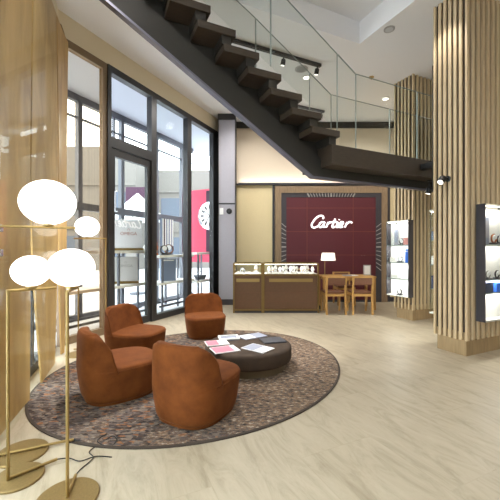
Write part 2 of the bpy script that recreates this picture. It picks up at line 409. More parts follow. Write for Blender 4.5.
# glazing behind the veneer screen
t = thing('window_4', 'black framed glazing behind the veneer screen', 'window', (*P(0,-.15),0), PA, kind='structure')
f = MB()
for a in (-4.6, -3.4, -2.2, -1.0, .2, 1.3): f.box(a, a+.06, 0, .08, 0, 4.2)
f.box(-4.6, a_c-.05, 0, .08, 4.1, 4.2); f.box(-4.6, a_c-.05, 0, .08, 0, .10); f.box(-4.6, a_c-.05, .01, .07, .95, 1.0)
f.build('frame', M['frame'], t)
MB().box(-4.6, a_c-.05, .035, .045, .1, 4.1).build('pane', M['glass'], t)

# outside ---------------------------------------------------------------------
struct(MB().prism([(-40,-20),(30,-20),(30,50),(-40,50)], -.3, -.12).build('floor_outside', M['paving']), 'pale paving of the street outside', 'ground')
struct(wbox(1.0, 9.0, -1.5, -.2, 4.35, 4.5, 'ceiling_outside', M['canopy']), 'pale canopy over the entrance lobby', 'ceiling')
struct(wbox(1.0, 9.0, -1.5, -.06, -.11, -.0, 'floor_lobby', M['paving']), 'pale stone floor of the entrance lobby', 'floor')
t = thing('window_5', 'outer grey framed shopfront beyond the entrance lobby', 'window', (*W(0,-1.38),0), WA, kind='structure')
f = MB()
for s in (1.0, 2.2, 3.30, 4.36, 5.20, 5.42, 6.55, 7.60): f.box(s-.045, s+.045, -.05, .05, 0, 4.35) if s != 5.20 else f.box(s-.02, s+.02, -.03, .03, 0, 4.35)
f.box(1,8.1,-.05,.05,4.22,4.35); f.box(1,8.1,-.05,.05,0,.1); f.box(1,8.1,-.03,.03,3.9,3.93)
f.build('frame', M['framelt'], t)
part_label(MB().box(1,7.6,-.07,.07,2.13,2.27).build('transom', M['framelt'], t), 'broad grey transom')
MB().box(1,8.1,-.006,.006,.1,4.22).build('pane', M['glass'], t)

def building(name, label, x0, x1, y, h, fl, ww, depth=6):
    t = thing(name, label, 'building', ((x0+x1)/2, y, -.12))
    w = (x1-x0)/2
    MB().box(-w, w, 0, depth, 0, h).build('wall', M['stone'], t)
    n = int(2*w/ww)
    c = MB()
    for k in range(1, int(h/fl)+1): c.box(-w, w, -.15, 0, k*fl-.25, k*fl)
    c.build('cornice', M['stone'], t)
    for k in range(int(h/fl)):
        for i in range(n):
            x = -w + (i+.5)*2*w/n
            MB().box(x-.28*ww, x+.28*ww, -.03, .0, k*fl+.8, k*fl+fl-.7).build('window', M['pane'], t)
    return t
building('building', 'pale stone building across the street', -22, -8.3, 24, 9, 3.2, 3.4)
t2 = building('building', 'lower pale building further along the street', -8.0, -1.5, 27, 8, 3.2, 3.2)

# poster with watch at the end of the lobby
def poster():
    t = thing('poster', 'rose red poster of a large watch beyond the last window bay', 'poster', (*W(8.02,-.72),0), WA)
    MB().box(0,.03,-.62,.68,1.0,3.10).build('panel', M['posterred'], t)
    MB().box(0,.03,-.62,-.57,0,1.0).build('post', M['framelt'], t); MB().box(0,.03,.63,.68,0,1.0).build('post', M['framelt'], t)
    wy, wz = -.02, 2.33
    s = MB(); s.box(-.006,.0,wy-.13,wy+.13,1.3,3.05); s.build('strap', M['purple'], t)
    ring = MB().lathe([(.40,0),(.40,.012)],40); r = ring.build('bezel', M['silver'], t); r.location=(-.007,wy,wz); r.rotation_euler=(0,-pi/2,0)
    dd = MB().lathe([(.33,0),(.33,.006)],40).build('dial', M['dial'], t); dd.location=(-.019,wy,wz); dd.rotation_euler=(0,-pi/2,0)
    for i in range(12):
        k = MB()
        a = 2*pi*i/12
        c, s_ = cos(a), sin(a)
        q = []
        for (u,v) in ((-.022,.20),(.022,.20),(.026,.30),(-.026,.30)): q.append((wy+u*c+v*s_, wz-u*s_+v*c))
        k.prism(q, -.030, -.025, 'x'); k.build('hour_mark', M['slate'], t)
    for (a,l) in ((.9,.22),(2.6,.28)):
        c, s_ = cos(a), sin(a)
        k = MB(); k.prism([(wy+u*c+v*s_, wz-u*s_+v*c) for (u,v) in ((-.01,-.03),(.01,-.03),(.006,l),(-.006,l))], -.030, -.025, 'x'); k.build('watch_hand', M['slate'], t)
    return t
poster()
# purple banner and white parasol further out
t = thing('banner', 'purple banner board outside behind the white parasol', 'banner', (-4.45, 13.0, -.12))
MB().box(-.45,.45,0,.05,3.0,3.95).build('panel', M['purple'], t); MB().box(-.03,.03,.05,.1,0,3.7).build('post', M['framelt'], t)
t = thing('parasol', 'white parasol standing outside on the street', 'parasol', (-3.75, 11.0, -.12))
MB().lathe([(1.0,2.45),(.03,3.35)],8).build('canopy', M['white'], t); MB().lathe([(.025,0),(.025,2.9)],10).build('pole', M['framelt'], t); MB().lathe([(.25,0),(.25,.06)],20).build('base', M['framelt'], t)
t = thing('striped_panel', 'blue and white striped display panel behind the pane right of the door', 'display panel', (*W(6.53,-1.0),0), WA)
cs = ['bluegrey','white','purple','white','bluegrey','white','bluegrey','white','paperb','white']
for i in range(10): MB().box(-.23+.046*i, -.23+.046*(i+1)-.002, 0,.02,1.45,2.12).build('stripe', M[cs[i]], t)
MB().box(-.24,.24,.02,.04,1.43,2.14).build('backboard', M['framelt'], t); MB().box(-.03,.03,.04,.08,0,1.9).build('stand', M['framelt'], t)

# display shelving in the lobby
def shelving(label, s0, s1, d0, d1, zs, posts):
    t = thing('display_shelf', label, 'shelf', (*W((s0+s1)/2, (d0+d1)/2),0), WA)
    w = (s1-s0)/2; dd = (d1-d0)/2
    for z in zs: MB().box(-w, w, -dd, dd, z-.05, z).build('shelf_board', M['lit'], t)
    for x in posts:
        for y in (-dd+.02, dd-.02):
            MB().box(x-(s0+s1)/2-.018, x-(s0+s1)/2+.018, y-.018, y+.018, 0, max(zs)-.05).build('post', M['framelt'], t)
    for y in (-dd+.02, dd-.02): MB().box(-w+.02, w-.02, y-.015, y+.015, .16, .20).build('rail', M['framelt'], t)
    return t
shelving('white two tier display shelf behind the glass door', 2.9, 5.22, -.60, -.18, (1.34,.72), (3.0,4.25,5.1))
shelving('white two tier display shelf behind the pane right of the door', 5.30, 6.50, -.60, -.18, (1.24,.67), (5.4,6.4))
shelving('white two tier display shelf behind the narrowest pane', 6.62, 7.5, -.60, -.18, (1.29,.60), (6.7,7.4))

def text_mesh(txt, size, mt, parent, loc, rot, ext=.002):
    c = bpy.data.curves.new('lettering','FONT'); c.body = txt; c.size = size; c.extrude = ext; c.align_x = 'CENTER'
    o = bpy.data.objects.new('tmp', c); COL.objects.link(o); bpy.context.view_layer.update()
    me = bpy.data.meshes.new_from_object(o.evaluated_get(bpy.context.evaluated_depsgraph_get()))
    bpy.data.objects.remove(o); me.materials.clear(); me.materials.append(mt)
    n = bpy.data.objects.new('lettering', me); COL.objects.link(n); n.parent = parent; n.location = loc; n.rotation_euler = rot
    return n
def block(label, s, d, z, w, h, lm, rz, sz=.10, ty=.62):
    x, y = W(s,d)
    t = thing('display_block', label, 'display block', (x,y,z), rz)
    MB().box(-w/2-.0, w/2, -.07, .07, .045, h).build('panel', M['omegabox'], t, bevel=.006)
    MB().box(-w/2+.0, w/2+.02, -.08, .08, 0, .045).build('base', M['brassdk'], t)
    text_mesh('OMEGA', sz, lm, t, (0,-.0715,h*ty), (pi/2,0,0)).name = 'lettering'
    bpy.context.view_layer.update()
    q = MB()
    for k in range(9):
        a = -.6 + (pi+1.2)*k/8
        q.box(.02*cos(a)*.9-.004, .02*cos(a)*.9+.004, -.074,-.0705, h*ty+sz*1.15+.02*sin(a), h*ty+sz*1.15+.02*sin(a)+.008)
    q.build('emblem', lm, t)
    return t
block('tall pale grey display block with rust lettering on the upper shelf', 4.68, -.40, 1.341, .50, .58, M['rust'], R(20), .085, .50)
block('pale grey display block with faint lettering on the lower shelf', 4.61, -.40, .721, .42, .50, M['greylet'], R(20), .07)
x, y = W(5.79,-.38)
t = thing('gift_box', 'blue grey upright box on the lower shelf right of the door', 'box', (x,y,.671), R(30))
MB().box(-.17,.17,-.06,.06,0,.48).build('body', M['bluegrey'], t, bevel=.005); MB().box(-.12,.12,-.063,-.06,.44,.465).build('label_strip', M['white'], t)
def watch_item(label, x, y, z, rz, dm, sc=1, group=None):
    t = thing('display_watch', label, 'watch', (x,y,z), rz, group)
    MB().box(-.05*sc,.05*sc,-.04*sc,.04*sc,0,.02*sc).build('stand', M['slate'], t)
    b = MB(); pts = [(.055*sc*cos(a), 0, .075*sc+.055*sc*sin(a)) for a in [2*pi*i/16 for i in range(17)]]
    b.tube(pts, .012*sc, 6).build('bracelet', M[dm], t)
    o = MB().lathe([(.034*sc,0),(.034*sc,.012*sc)],18).build('dial', M['dial'], t); o.location = (0,-.012*sc,.075*sc+.055*sc*.4); o.rotation_euler=(pi/2,0,0)
    return t
watch_item('large black bangle watch on the upper shelf right of the door', *W(5.62,-.34), 1.241, R(40), 'black', 1.5)
watch_item('large brown strapped watch on the upper shelf right of the door', *W(5.90,-.44), 1.241, R(10), 'leather', 1.7)
t = thing('figurine', 'copper coloured ornament on the upper shelf beside the door jamb', 'ornament', (*W(5.44,-.40),1.241))
MB().lathe([(.05,0),(.05,.02),(.02,.05),(.035,.12),(.045,.18),(.02,.22)],16).build('body', M['copper'], t, smooth=True); MB().ellipsoid((0,0,.25),.03,.03,.035,12,8).build('top', M['copper'], t, smooth=True)
for k,(s,d) in enumerate(((4.24,-.36),(5.06,-.36))):
    t = thing('ring_stand', ['white ring cone on the upper shelf left of the grey block','white ring cone on the upper shelf right of the grey block'][k], 'display stand', (*W(s,d),1.341))
    MB().lathe([(.045,0),(.04,.02),(.012,.11)],16).build('cone', M['jewel'], t, smooth=True); MB().lathe([(.022,.06),(.026,.064),(.022,.068)],16).build('ring', M['gold'], t)
t = thing('basket', 'grey oval basket hanging on the shelf behind the narrowest pane', 'basket', (*W(7.05,-.38),.601))
MB().lathe([(.12,0),(.17,.10),(.175,.11)],24).build('bowl', M['framelt'], t, smooth=True); MB().tube([(.15*cos(a),0,.10+.10*sin(a)) for a in [pi*i/12 for i in range(13)]],.008).build('handle', M['framelt'], t)

# grey pier ---------------------------------------------------------------------
t = thing('pier', 'lilac grey clad pier at the end of the shopfront', 'pillar', (-.575, 8.10, 0))
MB().box(-.19,.205,.012,.5,.14,4.55).build('cladding', M['greypanel'], t)
MB().box(-.215,.225,-.01,.54,4.55,4.695).build('cap', M['frame'], t)
MB().box(-.215,.225,-.0,.54,0,.14).build('skirting', M['slate'], t)
for x in (-.21,.205): MB().box(x,x+.02,.0,.54,.14,4.55).build('edge_strip', M['frame'], t)
MB().box(-.19,.205,.006,.012,2.47,2.505).build('joint', M['frame'], t)
t = thing('switch_plate', 'white switch plate on the grey pier', 'switch', (-.70,8.111,2.30)); MB().box(-.045,.045,-.02,0,-.08,.08).build('plate', M['white'], t, bevel=.005); MB().box(-.02,.02,-.026,-.02,-.03,.03).build('rocker', M['white'], t)
t = thing('wall_alarm', 'round black sounder on the grey pier', 'alarm', (-.51,8.111,2.30)); o = MB().lathe([(.07,0),(.07,.03),(.04,.05)],24).build('housing', M['black'], t); o.rotation_euler=(pi/2,0,0)
o = MB().lathe([(.02,.05),(.015,.06)],12).build('button', M['slate'], t); o.rotation_euler=(pi/2,0,0)

def strip_light(parent, loc, w, d, power):
    l = bpy.data.lights.new('strip_beam','AREA'); l.shape = 'RECTANGLE'; l.size = w; l.size_y = d; l.energy = power; l.color = (1,.97,.93)
    o = bpy.data.objects.new('strip_beam', l); COL.objects.link(o); o.parent = parent; o.location = loc; return o
# back wall details
struct(MB().box(-.36,4.2,8.60,8.65,4.54,4.69).build('trim_1', M['darksteel']), 'dark band along the top of the back wall', 'trim')
struct(MB().box(-.36,4.2,8.53,8.65,3.04,3.068).build('trim_2', M['slate']), 'thin dark rail above the brand panel', 'trim')
struct(MB().box(-.36,.585,8.63,8.65,.12,3.04).build('wall_panel', M['wash']), 'straw coloured wall panel left of the burgundy panel')
struct(MB().box(3.65,7,8.63,8.65,.12,3.04).build('wall_panel', M['wash']), 'straw coloured wall panel right of the burgundy panel')
cv = thing('added_uplight', 'added strip light on the dark rail brightening the upper wall and ceiling', 'added light', (1.9,8.56,3.07))  # added uplight to brighten the upper wall and the ceiling
MB().box(-2.2,2.2,-.02,.02,0,.02).build('channel', M['slate'], cv)
strip_light(cv, (0,-.0,.03), 4.3, .05, 8).rotation_euler = (R(175),0,0)
struct(MB().box(.585,.64,8.60,8.65,0,3.04).build('trim_3', M['slate']), 'dark upright left of the burgundy panel', 'trim')
struct(MB().box(3.58,3.65,8.60,8.65,0,3.04).build('trim_4', M['slate']), 'dark upright right of the burgundy panel', 'trim')
struct(MB().box(-.36,7,8.625,8.65,0,.12).build('baseboard_back', M['slate']), 'dark baseboard of the back wall', 'baseboard')

t = thing('brand_wall', 'burgundy panelled brand wall in a walnut frame', 'wall panel', (2.105, 8.60, 0))
x0, x1 = .65-2.105, 3.56-2.105
f = MB(); f.box(x0,x0+.16,-.06,.02,0,3.0); f.box(x1-.15,x1,-.06,.02,0,3.0); f.box(x0+.16,x1-.15,-.06,.02,2.83,3.0); f.build('frame', M['woodframe'], t)
bx0, bx1 = x0+.16, x1-.15
f = MB(); f.box(bx0,bx0+.135,-.04,.02,0,2.83); f.box(bx1-.145,bx1,-.04,.02,0,2.83); f.box(bx0+.135,bx1-.145,-.04,.02,2.72,2.83); bo = f.build('border', M['slate'], t)
rx0, rx1 = bx0+.135, bx1-.145
MB().box(rx0,rx1,-.03,.02,.06,2.72).build('red_panel', M['redp'], t)
MB().box(rx0,rx1,-.028,.02,0,.06).build('plinth', M['slate'], t)
q = MB()
for z in (2.44,1.83,1.22,.61): q.box(rx0,rx1,-.033,-.03,z-.006,z+.006)
for x in (.536,): q.box(rx0+x-.006,rx0+x+.006,-.0335,-.03,.06,2.72); q.box(rx1-x-.05-.006,rx1-x-.05+.006,-.0335,-.03,.06,2.72)
q.build('inlay', M['redline'], t)
mk = MB()
def marker(xa,za,xb,zb,w):
    dx,dz = xb-xa,zb-za; l = math.hypot(dx,dz); nx,nz = -dz/l*w/2, dx/l*w/2
    mk.prism([(xa+nx,za+nz),(xb+nx,zb+nz),(xb-nx,zb-nz),(xa-nx,za-nz)], -.046, -.04, 'y')
cx = (rx0+rx1)/2
for k in range(-8,9):
    x = cx + k*.0735; sl = k/8*.05
    marker(x-sl*.5, 2.728, x+sl*.6, 2.822, .034 if k in (-8,0,8) else .016)
for sd in (-1,1):
    xa = rx0-.008 if sd<0 else rx1+.008; xb = bx0+.008 if sd<0 else bx1-.008
    for k in range(-5,6):
        z = 1.43+k*.112; sl = k/5*.05
        marker(xa, z-sl, xb, z+sl, .034 if k == 0 else .018)
m_ = mk.build('dial_markers', M['tick'], bo)
t = thing('brand_sign', 'white illuminated script sign on the burgundy panel', 'sign', (2.12, 8.545, 1.93))
script(1.05, .021, .8).build('script_lettering', M['sign'], t, smooth=True)

# counters -----------------------------------------------------------------------
def counter(label, x0, x1, items, group):
    w = (x1-x0); t = thing('display_counter', label, 'display counter', ((x0+x1)/2, 7.07, 0)); h = w/2; D = .6
    MB().box(-h+.03,h-.03,.03,D-.03,.05,.80).build('body', M['brown'], t)
    MB().box(-h+.03,h-.03,.02,D-.02,0,.05).build('toe_kick', M['slate'], t)
    f = MB()
    for x in (-h, h-.03):
        for y in (0, D-.03): f.box(x,x+.03,y,y+.03,0,1.07)
    for z in ((.05,.08),(.80,.835),(1.05,1.07)):
        f.box(-h+.03,h-.03,0,.03,*z); f.box(-h+.03,h-.03,D-.03,D,*z)
        for x in (-h,h-.03): f.box(x,x+.03,.03,D-.03,*z)
    f.build('frame', M['brassdk'], t)
    MB().box(-h+.03,h-.03,.03,D-.03,.80,.835).build('display_deck', M['lit'], t)
    g = MB(); g.box(-h+.03,h-.03,.01,.016,.835,1.05); g.box(-h+.03,h-.03,D-.016,D-.01,.835,1.05); g.box(-h+.03,h-.03,.03,D-.03,1.055,1.063); g.build('glass_case', M['glass'], t)
    a = h*.78
    dr = MB().box(-h+.06,h-.06,.018,.03,.62,.78).build('drawer', M['brown'], t); MB().box(-a,a,.004,.018,.665,.735).build('pull', M['brass'], dr)
    for z in (.24,.43): MB().box(-h+.05,h-.05,.026,.03,z,z+.008).build('seam', M['leather'], t)
    ls = MB().box(-h+.04,h-.04,.04,.05,1.035,1.05).build('light_strip', M['lens'], t); strip_light(ls, (0,.06,1.03), w-.1, .03, 2.5*w)
    return t
counter('narrow brown leather display counter with a glass top beside the pier', -.364, .275, 4, '')
counter('wide brown leather display counter with a glass top', .279, 1.478, 12, '')
def bust(label, x, y, z, s, group):
    t = thing('jewellery_bust', label, 'jewellery stand', (x,y,z), random.uniform(-.5,.5), group)
    MB().lathe([(.045*s,0),(.04*s,.012*s),(.022*s,.04*s),(.042*s,.09*s),(.028*s,.13*s),(.018*s,.15*s)],12).build('bust', M['jewel'], t, smooth=True)
    MB().tube([(.045*s*cos(a),.045*s*sin(a)-.008*s,.085*s+.02*s*sin(a)) for a in [2*pi*i/14 for i in range(15)]],.005*s,5).build('necklace', M[random.choice(['silver','gold'])], t)
def ringbox(label, x, y, z, s, group):
    t = thing('ring_tray', label, 'jewellery tray', (x,y,z), random.uniform(-.3,.3), group)
    MB().box(-.06*s,.06*s,-.04*s,.04*s,0,.035*s).build('tray', M['jewel'], t, bevel=.004)
    for i in (-1,0,1): MB().tube([(i*.036*s+.012*s*cos(a),0,.045*s+.012*s*sin(a)) for a in [2*pi*k/10 for k in range(11)]],.003*s,5).build('ring', M['silver'], t)
for k in range(13):
    bust('white jewellery bust inside the wide glass counter', .42+k*.08, 7.28+(k%3)*.11, .836, .95+.25*random.random(), 'busts in the wide counter')
for k in range(8): ringbox('white ring tray at the front of the wide glass counter', .42+k*.13, 7.16, .836, 1, 'ring trays in the wide counter')
for k in range(3): ringbox('white ring tray inside the narrow glass counter', -.22+k*.17, 7.2, .836, 1.1, 'ring trays in the narrow counter')
watch_item('black watch stand inside the narrow glass counter', -.17, 7.42, .836, 0, 'silver', .9)
bust('single tall white bust inside the narrow glass counter', .14, 7.4, .836, 1.2, None)

# consultation table -----------------------------------------------------------------
t = thing('consultation_table', 'light oak consultation table before the burgundy wall', 'table', (2.23, 7.68, 0))
MB().box(-.60,.60,-.30,.30,.725,.76).build('table_top', M['oak'], t, bevel=.005)
MB().box(-.53,.53,-.24,.24,.66,.725).build('apron', M['oak'], t)
for sx in (-1,1):
    for sy in (-1,1): MB().box(sx*.565-.025,sx*.565+.025,sy*.265-.025,sy*.265+.025,0,.725).build('leg', M['oak'], t)
def oak_chair(label, x, y, rz):
    t = thing('oak_chair', label, 'chair', (x,y,0), rz, 'oak chairs at the consultation table')
    for sx in (-1,1):
        MB().loft([[(sx*.20-.018,.20,0),(sx*.20+.018,.20,0),(sx*.20+.018,.236,0),(sx*.20-.018,.236,0)],[(sx*.20-.018,.18,.45),(sx*.20+.018,.18,.45),(sx*.20+.018,.216,.45),(sx*.20-.018,.216,.45)]]).build('leg', M['oak'], t)
        MB().loft([[(sx*.20-.018,-.25+dy,z),(sx*.20+.018,-.25+dy,z),(sx*.20+.018,-.21+dy,z),(sx*.20-.018,-.21+dy,z)] for z,dy in ((0,0),(.42,.03),(.79,-.03))]).build('leg', M['oak'], t)
    f = MB(); f.box(-.18,.18,.185,.215,.38,.43); f.box(-.18,.18,-.22,-.19,.38,.43); f.box(-.215,-.185,-.19,.19,.38,.43); f.box(.185,.215,-.19,.19,.38,.43); f.build('seat_rail', M['oak'], t)
    MB().box(-.205,.205,-.185,.215,.431,.475).build('seat', M['leather'], t, bevel=.012)
    MB().box(-.18,.18,-.265,-.235,.62,.77).build('backrest', M['leather'], t, bevel=.008)
    MB().box(-.18,.18,-.272,-.236,.771,.79).build('top_rail', M['oak'], t)
oak_chair('left oak chair with its back to the viewer at the consultation table', 1.79, 7.11, R(2))
oak_chair('right oak chair with its back to the viewer at the consultation table', 2.36, 7.11, R(-2))
oak_chair('oak chair facing out from behind the consultation table', 2.34, 8.22, pi)
t = thing('table_lamp', 'table lamp with white shade at the left of the oak table', 'lamp', (1.75, 7.72, .761))
MB().lathe([(.07,0),(.07,.015)],24).build('base', M['brass'], t); MB().lathe([(.009,.015),(.009,.36)],10).build('stem', M['brass'], t)
MB().tube([(0,0,.36),(.08,0,.37)],.008).build('arm', M['brass'], t)
o = MB().lathe([(.17,.345),(.145,.52)],32).build('lamp_shade', M['shade'], t, smooth=False); o.location=(.08,0,0)
t = thing('picture_stand', 'small white framed card standing on the oak table', 'frame', (2.73, 7.69, .761), R(-6))
f = MB(); f.box(-.085,.085,0,.015,.0,.02); f.box(-.085,.085,0,.015,.22,.24); f.box(-.085,-.065,0,.015,.02,.22); f.box(.065,.085,0,.015,.02,.22); f.build('frame', M['tick'], t)
MB().box(-.065,.065,.006,.012,.02,.22).build('card', M['white'], t); MB().box(-.015,.015,.015,.08,0,.02).build('foot', M['tick'], t)
t = thing('catalogue', 'open grey catalogue lying on the oak table', 'catalogue', (2.30,7.58,.761), R(8))
MB().box(-.15,0,-.1,.1,0,.015).build('page', M['paperb'], t); MB().box(.002,.15,-.1,.1,0,.012).build('page', M['paperw'], t)
t = thing('floor_socket', 'small black cable box on the floor beside the wide counter', 'socket', (1.56,7.6,0))
MB().box(-.05,.05,-.06,.06,0,.07).build('body', M['cord'], t, bevel=.008); MB().tube(curve([(0,.06,.04),(.05,.2,.02),(.0,.5,.01),(.06,.9,.01)],5),.008,6).build('cord', M['cord'], t)

# slatted columns ----------------------------------------------------------------------
def column(label, t0, n0, lt, ln, nt_, nn):
    x, y = G(t0, n0); t = thing('slatted_column', label, 'pillar', (x,y,0), R(25))
    MB().box(.035, lt-.035, .035, ln-.035, 0, .30).build('plinth', M['lightwood'], t)
    MB().box(.03, lt-.03, .03, ln-.03, .30, CEIL-.005).build('core', M['slatback'], t)
    s = MB(); w = .040; dp = .03
    def run(k, L): return [ (L-w)*i/(k-1) for i in range(k) ]
    wt = .055
    for i in range(nt_):
        a = (lt-wt)*i/(nt_-1)
        s.box(a, a+wt, 0, dp, .20, CEIL-.005); s.box(a, a+wt, ln-dp, ln, .20, CEIL-.005)
    for a in run(nn, ln)[1:-1]:
        s.box(0, dp, a, a+w, .20, CEIL-.005); s.box(lt-dp, lt, a, a+w, .20, CEIL-.005)
    s.build('slats', M['slat'], t, bevel=.004)
    return t
column('near oak slatted column with a dark edged showcase and black spotlight', 4.22, 2.60, .80, .46, 8, 7)
column('far oak slatted column behind the stair landing', 5.44, 4.36, .80, .44, 8, 6)

def showcase(label, t0, n0, rz, w, dep, z0, z1, shelves, lit_side=False):
    # local x along the width, local -y is the front
    x, y = G(t0, n0); t = thing('wall_showcase', label, 'showcase', (x,y,z0), rz); H = z1-z0
    f = MB(); f.box(0,w,-.015,0,0,H); f.build('back_panel', M['lit'], t)
    MB().box(0,w,-dep,-.015,0,.02).build('bottom_panel', M['lit'], t); MB().box(0,w,-dep,-.015,H-.02,H).build('top_panel', M['lit'], t)
    sm = M['glass'] if lit_side else M['slate']
    MB().box(-.012,0,-dep,0,0,H).build('side_panel', M['lit'] if lit_side else sm, t); MB().box(w,w+.012,-dep,0,0,H).build('side_panel', sm, t)
    MB().box(.0,w/2-.002,-dep-.008,-dep,0,H).build('glass_door', M['glass'], t); MB().box(w/2+.002,w,-dep-.008,-dep,0,H).build('glass_door', M['glass'], t)
    o = MB().lathe([(.014,0),(.014,.012)],12).build('lock', M['black'], t); o.location=(w/2,-dep-.008,H-.05); o.rotation_euler=(pi/2,0,0)
    for z in shelves: MB().box(.005,w-.005,-dep+.01,-.016,z-.012,z).build('shelf', M['glassedge'], t)
    ls = MB().box(.02,w-.02,-dep+.01,-dep+.025,H-.035,H-.02).build('light_strip', M['lens'], t)
    for zz in [H-.045]+[q-.02 for q in shelves]: strip_light(ls, (w/2,-dep+.03,zz), w-.06, .03, 2.4)
    return t
def in_case(t0, n0, rz, lx, ly, z):
    x, y = G(t0, n0); return (x + lx*cos(rz) - ly*sin(rz), y + lx*sin(rz) + ly*cos(rz), z)
def small_box(label, loc, rz, w, d, h, m, group=None):
    t = thing('presentation_box', label, 'box', loc, rz, group)
    MB().box(-w/2,w/2,-d/2,d/2,0,h*.8).build('base', M[m], t, bevel=.003); MB().box(-w/2,w/2,-d/2,d/2,h*.82,h).build('lid', M[m], t, bevel=.003)
RZ_F = R(25)        # front facing -n
RZ_L = R(-65)       # front facing -t
# near column, right face
c1 = (4.40, 2.595, RZ_F); showcase('white showcase with dark edge on the near column', 4.40, 2.595, RZ_F, .50, .11, .445, 1.93, (.36,.53,.98))
# far column, left face : local x runs along +? (front -t) -> x axis = -n
c2 = (5.435, 4.86, RZ_L); showcase('white showcase on the far column behind the oak table', 5.435, 4.86, RZ_L, .50, .13, .45, 1.92, (.34,.66,1.0))
c3 = (4.98, 3.065, RZ_F+pi); showcase('white showcase on the back of the near column seen edge on', 4.98, 3.065, RZ_F+pi, .66, .13, .445, 1.92, (.36,.70,1.05), lit_side=True)
def case_watch(case, lx, z, dm, s, label): 
    p = in_case(*case, lx, -.062, z); watch_item(label, *p, case[2], dm, s)
zb = .445
small_box('navy presentation box low in the near showcase', in_case(*c1,.12,-.06,zb+.361), RZ_F, .16,.06,.13,'navy')
small_box('navy blue presentation box beside the glass door joint of the near showcase', in_case(*c1,.36,-.06,zb+.361), RZ_F, .18,.06,.12,'blue')
case_watch(c1,.13,zb+.531,'silver',.8,'silver watch on the second shelf of the near showcase')
case_watch(c1,.33,zb+.531,'black',.8,'black watch on the second shelf of the near showcase')
case_watch(c1,.258,zb+.981,'copper',.95,'copper bangle watch on the top shelf of the near showcase')
case_watch(c1,.375,zb+.981,'black',.8,'black watch on the top shelf of the near showcase')
small_box('small white box on the top shelf of the near showcase', in_case(*c1,.468,-.06,zb+.981), RZ_F,.045,.06,.14,'bluegrey')
zb = .45
case_watch(c2,.30,zb+1.001,'black',.9,'black watch on the top shelf of the far showcase')
small_box('pale red box on the top shelf of the far showcase', in_case(*c2,.42,-.065,zb+1.001), RZ_L,.10,.07,.13,'pinkbox')
small_box('bright blue box standing on the middle shelf of the far showcase', in_case(*c2,.44,-.065,zb+.661), RZ_L,.06,.07,.26,'blue')
case_watch(c2,.27,zb+.661,'silver',.9,'silver watch on the middle shelf of the far showcase')
small_box('white box on the middle shelf of the far showcase', in_case(*c2,.12,-.065,zb+.661), RZ_L,.14,.07,.10,'jewel')
case_watch(c2,.25,zb+.021,'slate',.9,'charcoal watch at the bottom of the far showcase')
small_box('white box on the lowest shelf of the far showcase', in_case(*c2,.15,-.065,zb+.341), RZ_L,.16,.07,.08,'jewel')
zb = .445
small_box('navy box on the lowest shelf of the edge on showcase', in_case(*c3,.60,-.07,zb+.361), RZ_F+pi,.10,.08,.18,'navy')
small_box('white box on the middle shelf of the edge on showcase', in_case(*c3,.60,-.07,zb+.701), RZ_F+pi,.10,.08,.12,'jewel')
small_box('pale blue box on the top shelf of the edge on showcase', in_case(*c3,.60,-.07,zb+1.051), RZ_F+pi,.10,.08,.12,'bluegrey')

t = thing('display_card', 'lilac printed card at the top left of the near showcase', 'display card', in_case(*c1,.112,-.045,.445+.982), RZ_F)
MB().box(-.075,.075,0,.008,0,.34).build('card', M['paperb'], t); MB().box(-.055,.055,-.002,0,.08,.30).build('printed_picture', M['greypanel'], t)
t = thing('display_card', 'tall grey card at the top of the far showcase', 'display card', in_case(*c2,.17,-.06,.45+1.001), RZ_L)
MB().box(-.05,.05,0,.008,0,.36).build('card', M['greypanel'], t); MB().box(-.035,.035,-.002,0,.05,.30).build('printed_picture', M['paperb'], t)
def spot_fixture(label, loc, aim, stem_dir):
    t = thing('spotlight', label, 'spotlight', loc)
    s = Vector(stem_dir); a = Vector(aim).normalized()
    o = MB().lathe([(.03,-.02),(.045,0),(.045,.08),(.035,.085)],18).build('head', M['black'], t, smooth=False)
    o.rotation_euler = Vector((0,0,1)).rotation_difference(a).to_euler()
    l = MB().lathe([(.033,.0855),(.033,.088)],18).build('lens', M['lens'], o)
    MB().tube([(0,0,0), tuple(s)], .012).build('bracket', M['black'], t)
    e = s; n_ = s.normalized()
    q = MB().lathe([(.04,-.012),(.04,0)],16).build('mount', M['black'], t); q.location = e; q.rotation_euler = Vector((0,0,1)).rotation_difference(n_).to_euler()
    return t
x, y = G(4.12, 2.85); spot_fixture('black spotlight on the left face of the near column', (x,y,2.29), (-.5,-.3,-.55), (CT*.10, ST*.10, 0))
x, y = G(4.80, 3.55); spot_fixture('black spotlight under the stair landing', (x,y,2.33), (-.2,.1,-1), (0,0,.124))

# staircase ------------------------------------------------------------------------------
S = thing('staircase', 'dark wood and steel staircase with glass balustrade above the lounge', 'staircase', (0,0,0), R(25))
NB, NF = 3.404, 4.075         # near and far tread edges
def zs(t): return 2.338 + .6125*(2.625-t)
T0 = -.55
pl = [(6.3,2.338),(2.625,2.338),(T0,zs(T0)),(T0,zs(T0)+.33),(2.90,zs(2.90)+.33),(6.3,2.455)]
pl = [(6.3,2.338),(2.625,2.338),(T0,zs(T0)),(T0,zs(T0)+.32),(2.96,2.455),(6.3,2.455)]
st = MB().prism(pl, 3.634, 3.70, 'y').build('stringer', M['darksteel'], S)
e = MB(); e.prism([(6.3,2.313),(2.62,2.313),(T0,zs(T0)-.03),(T0,zs(T0)),(2.625,2.338),(6.3,2.338)], 3.628, 3.706, 'y'); part_label(e.build('lit_underside', M['edge'], st), 'stringer underside with caught light in its colour')  # strip whose paler colour stands for light caught by the stringer's underside
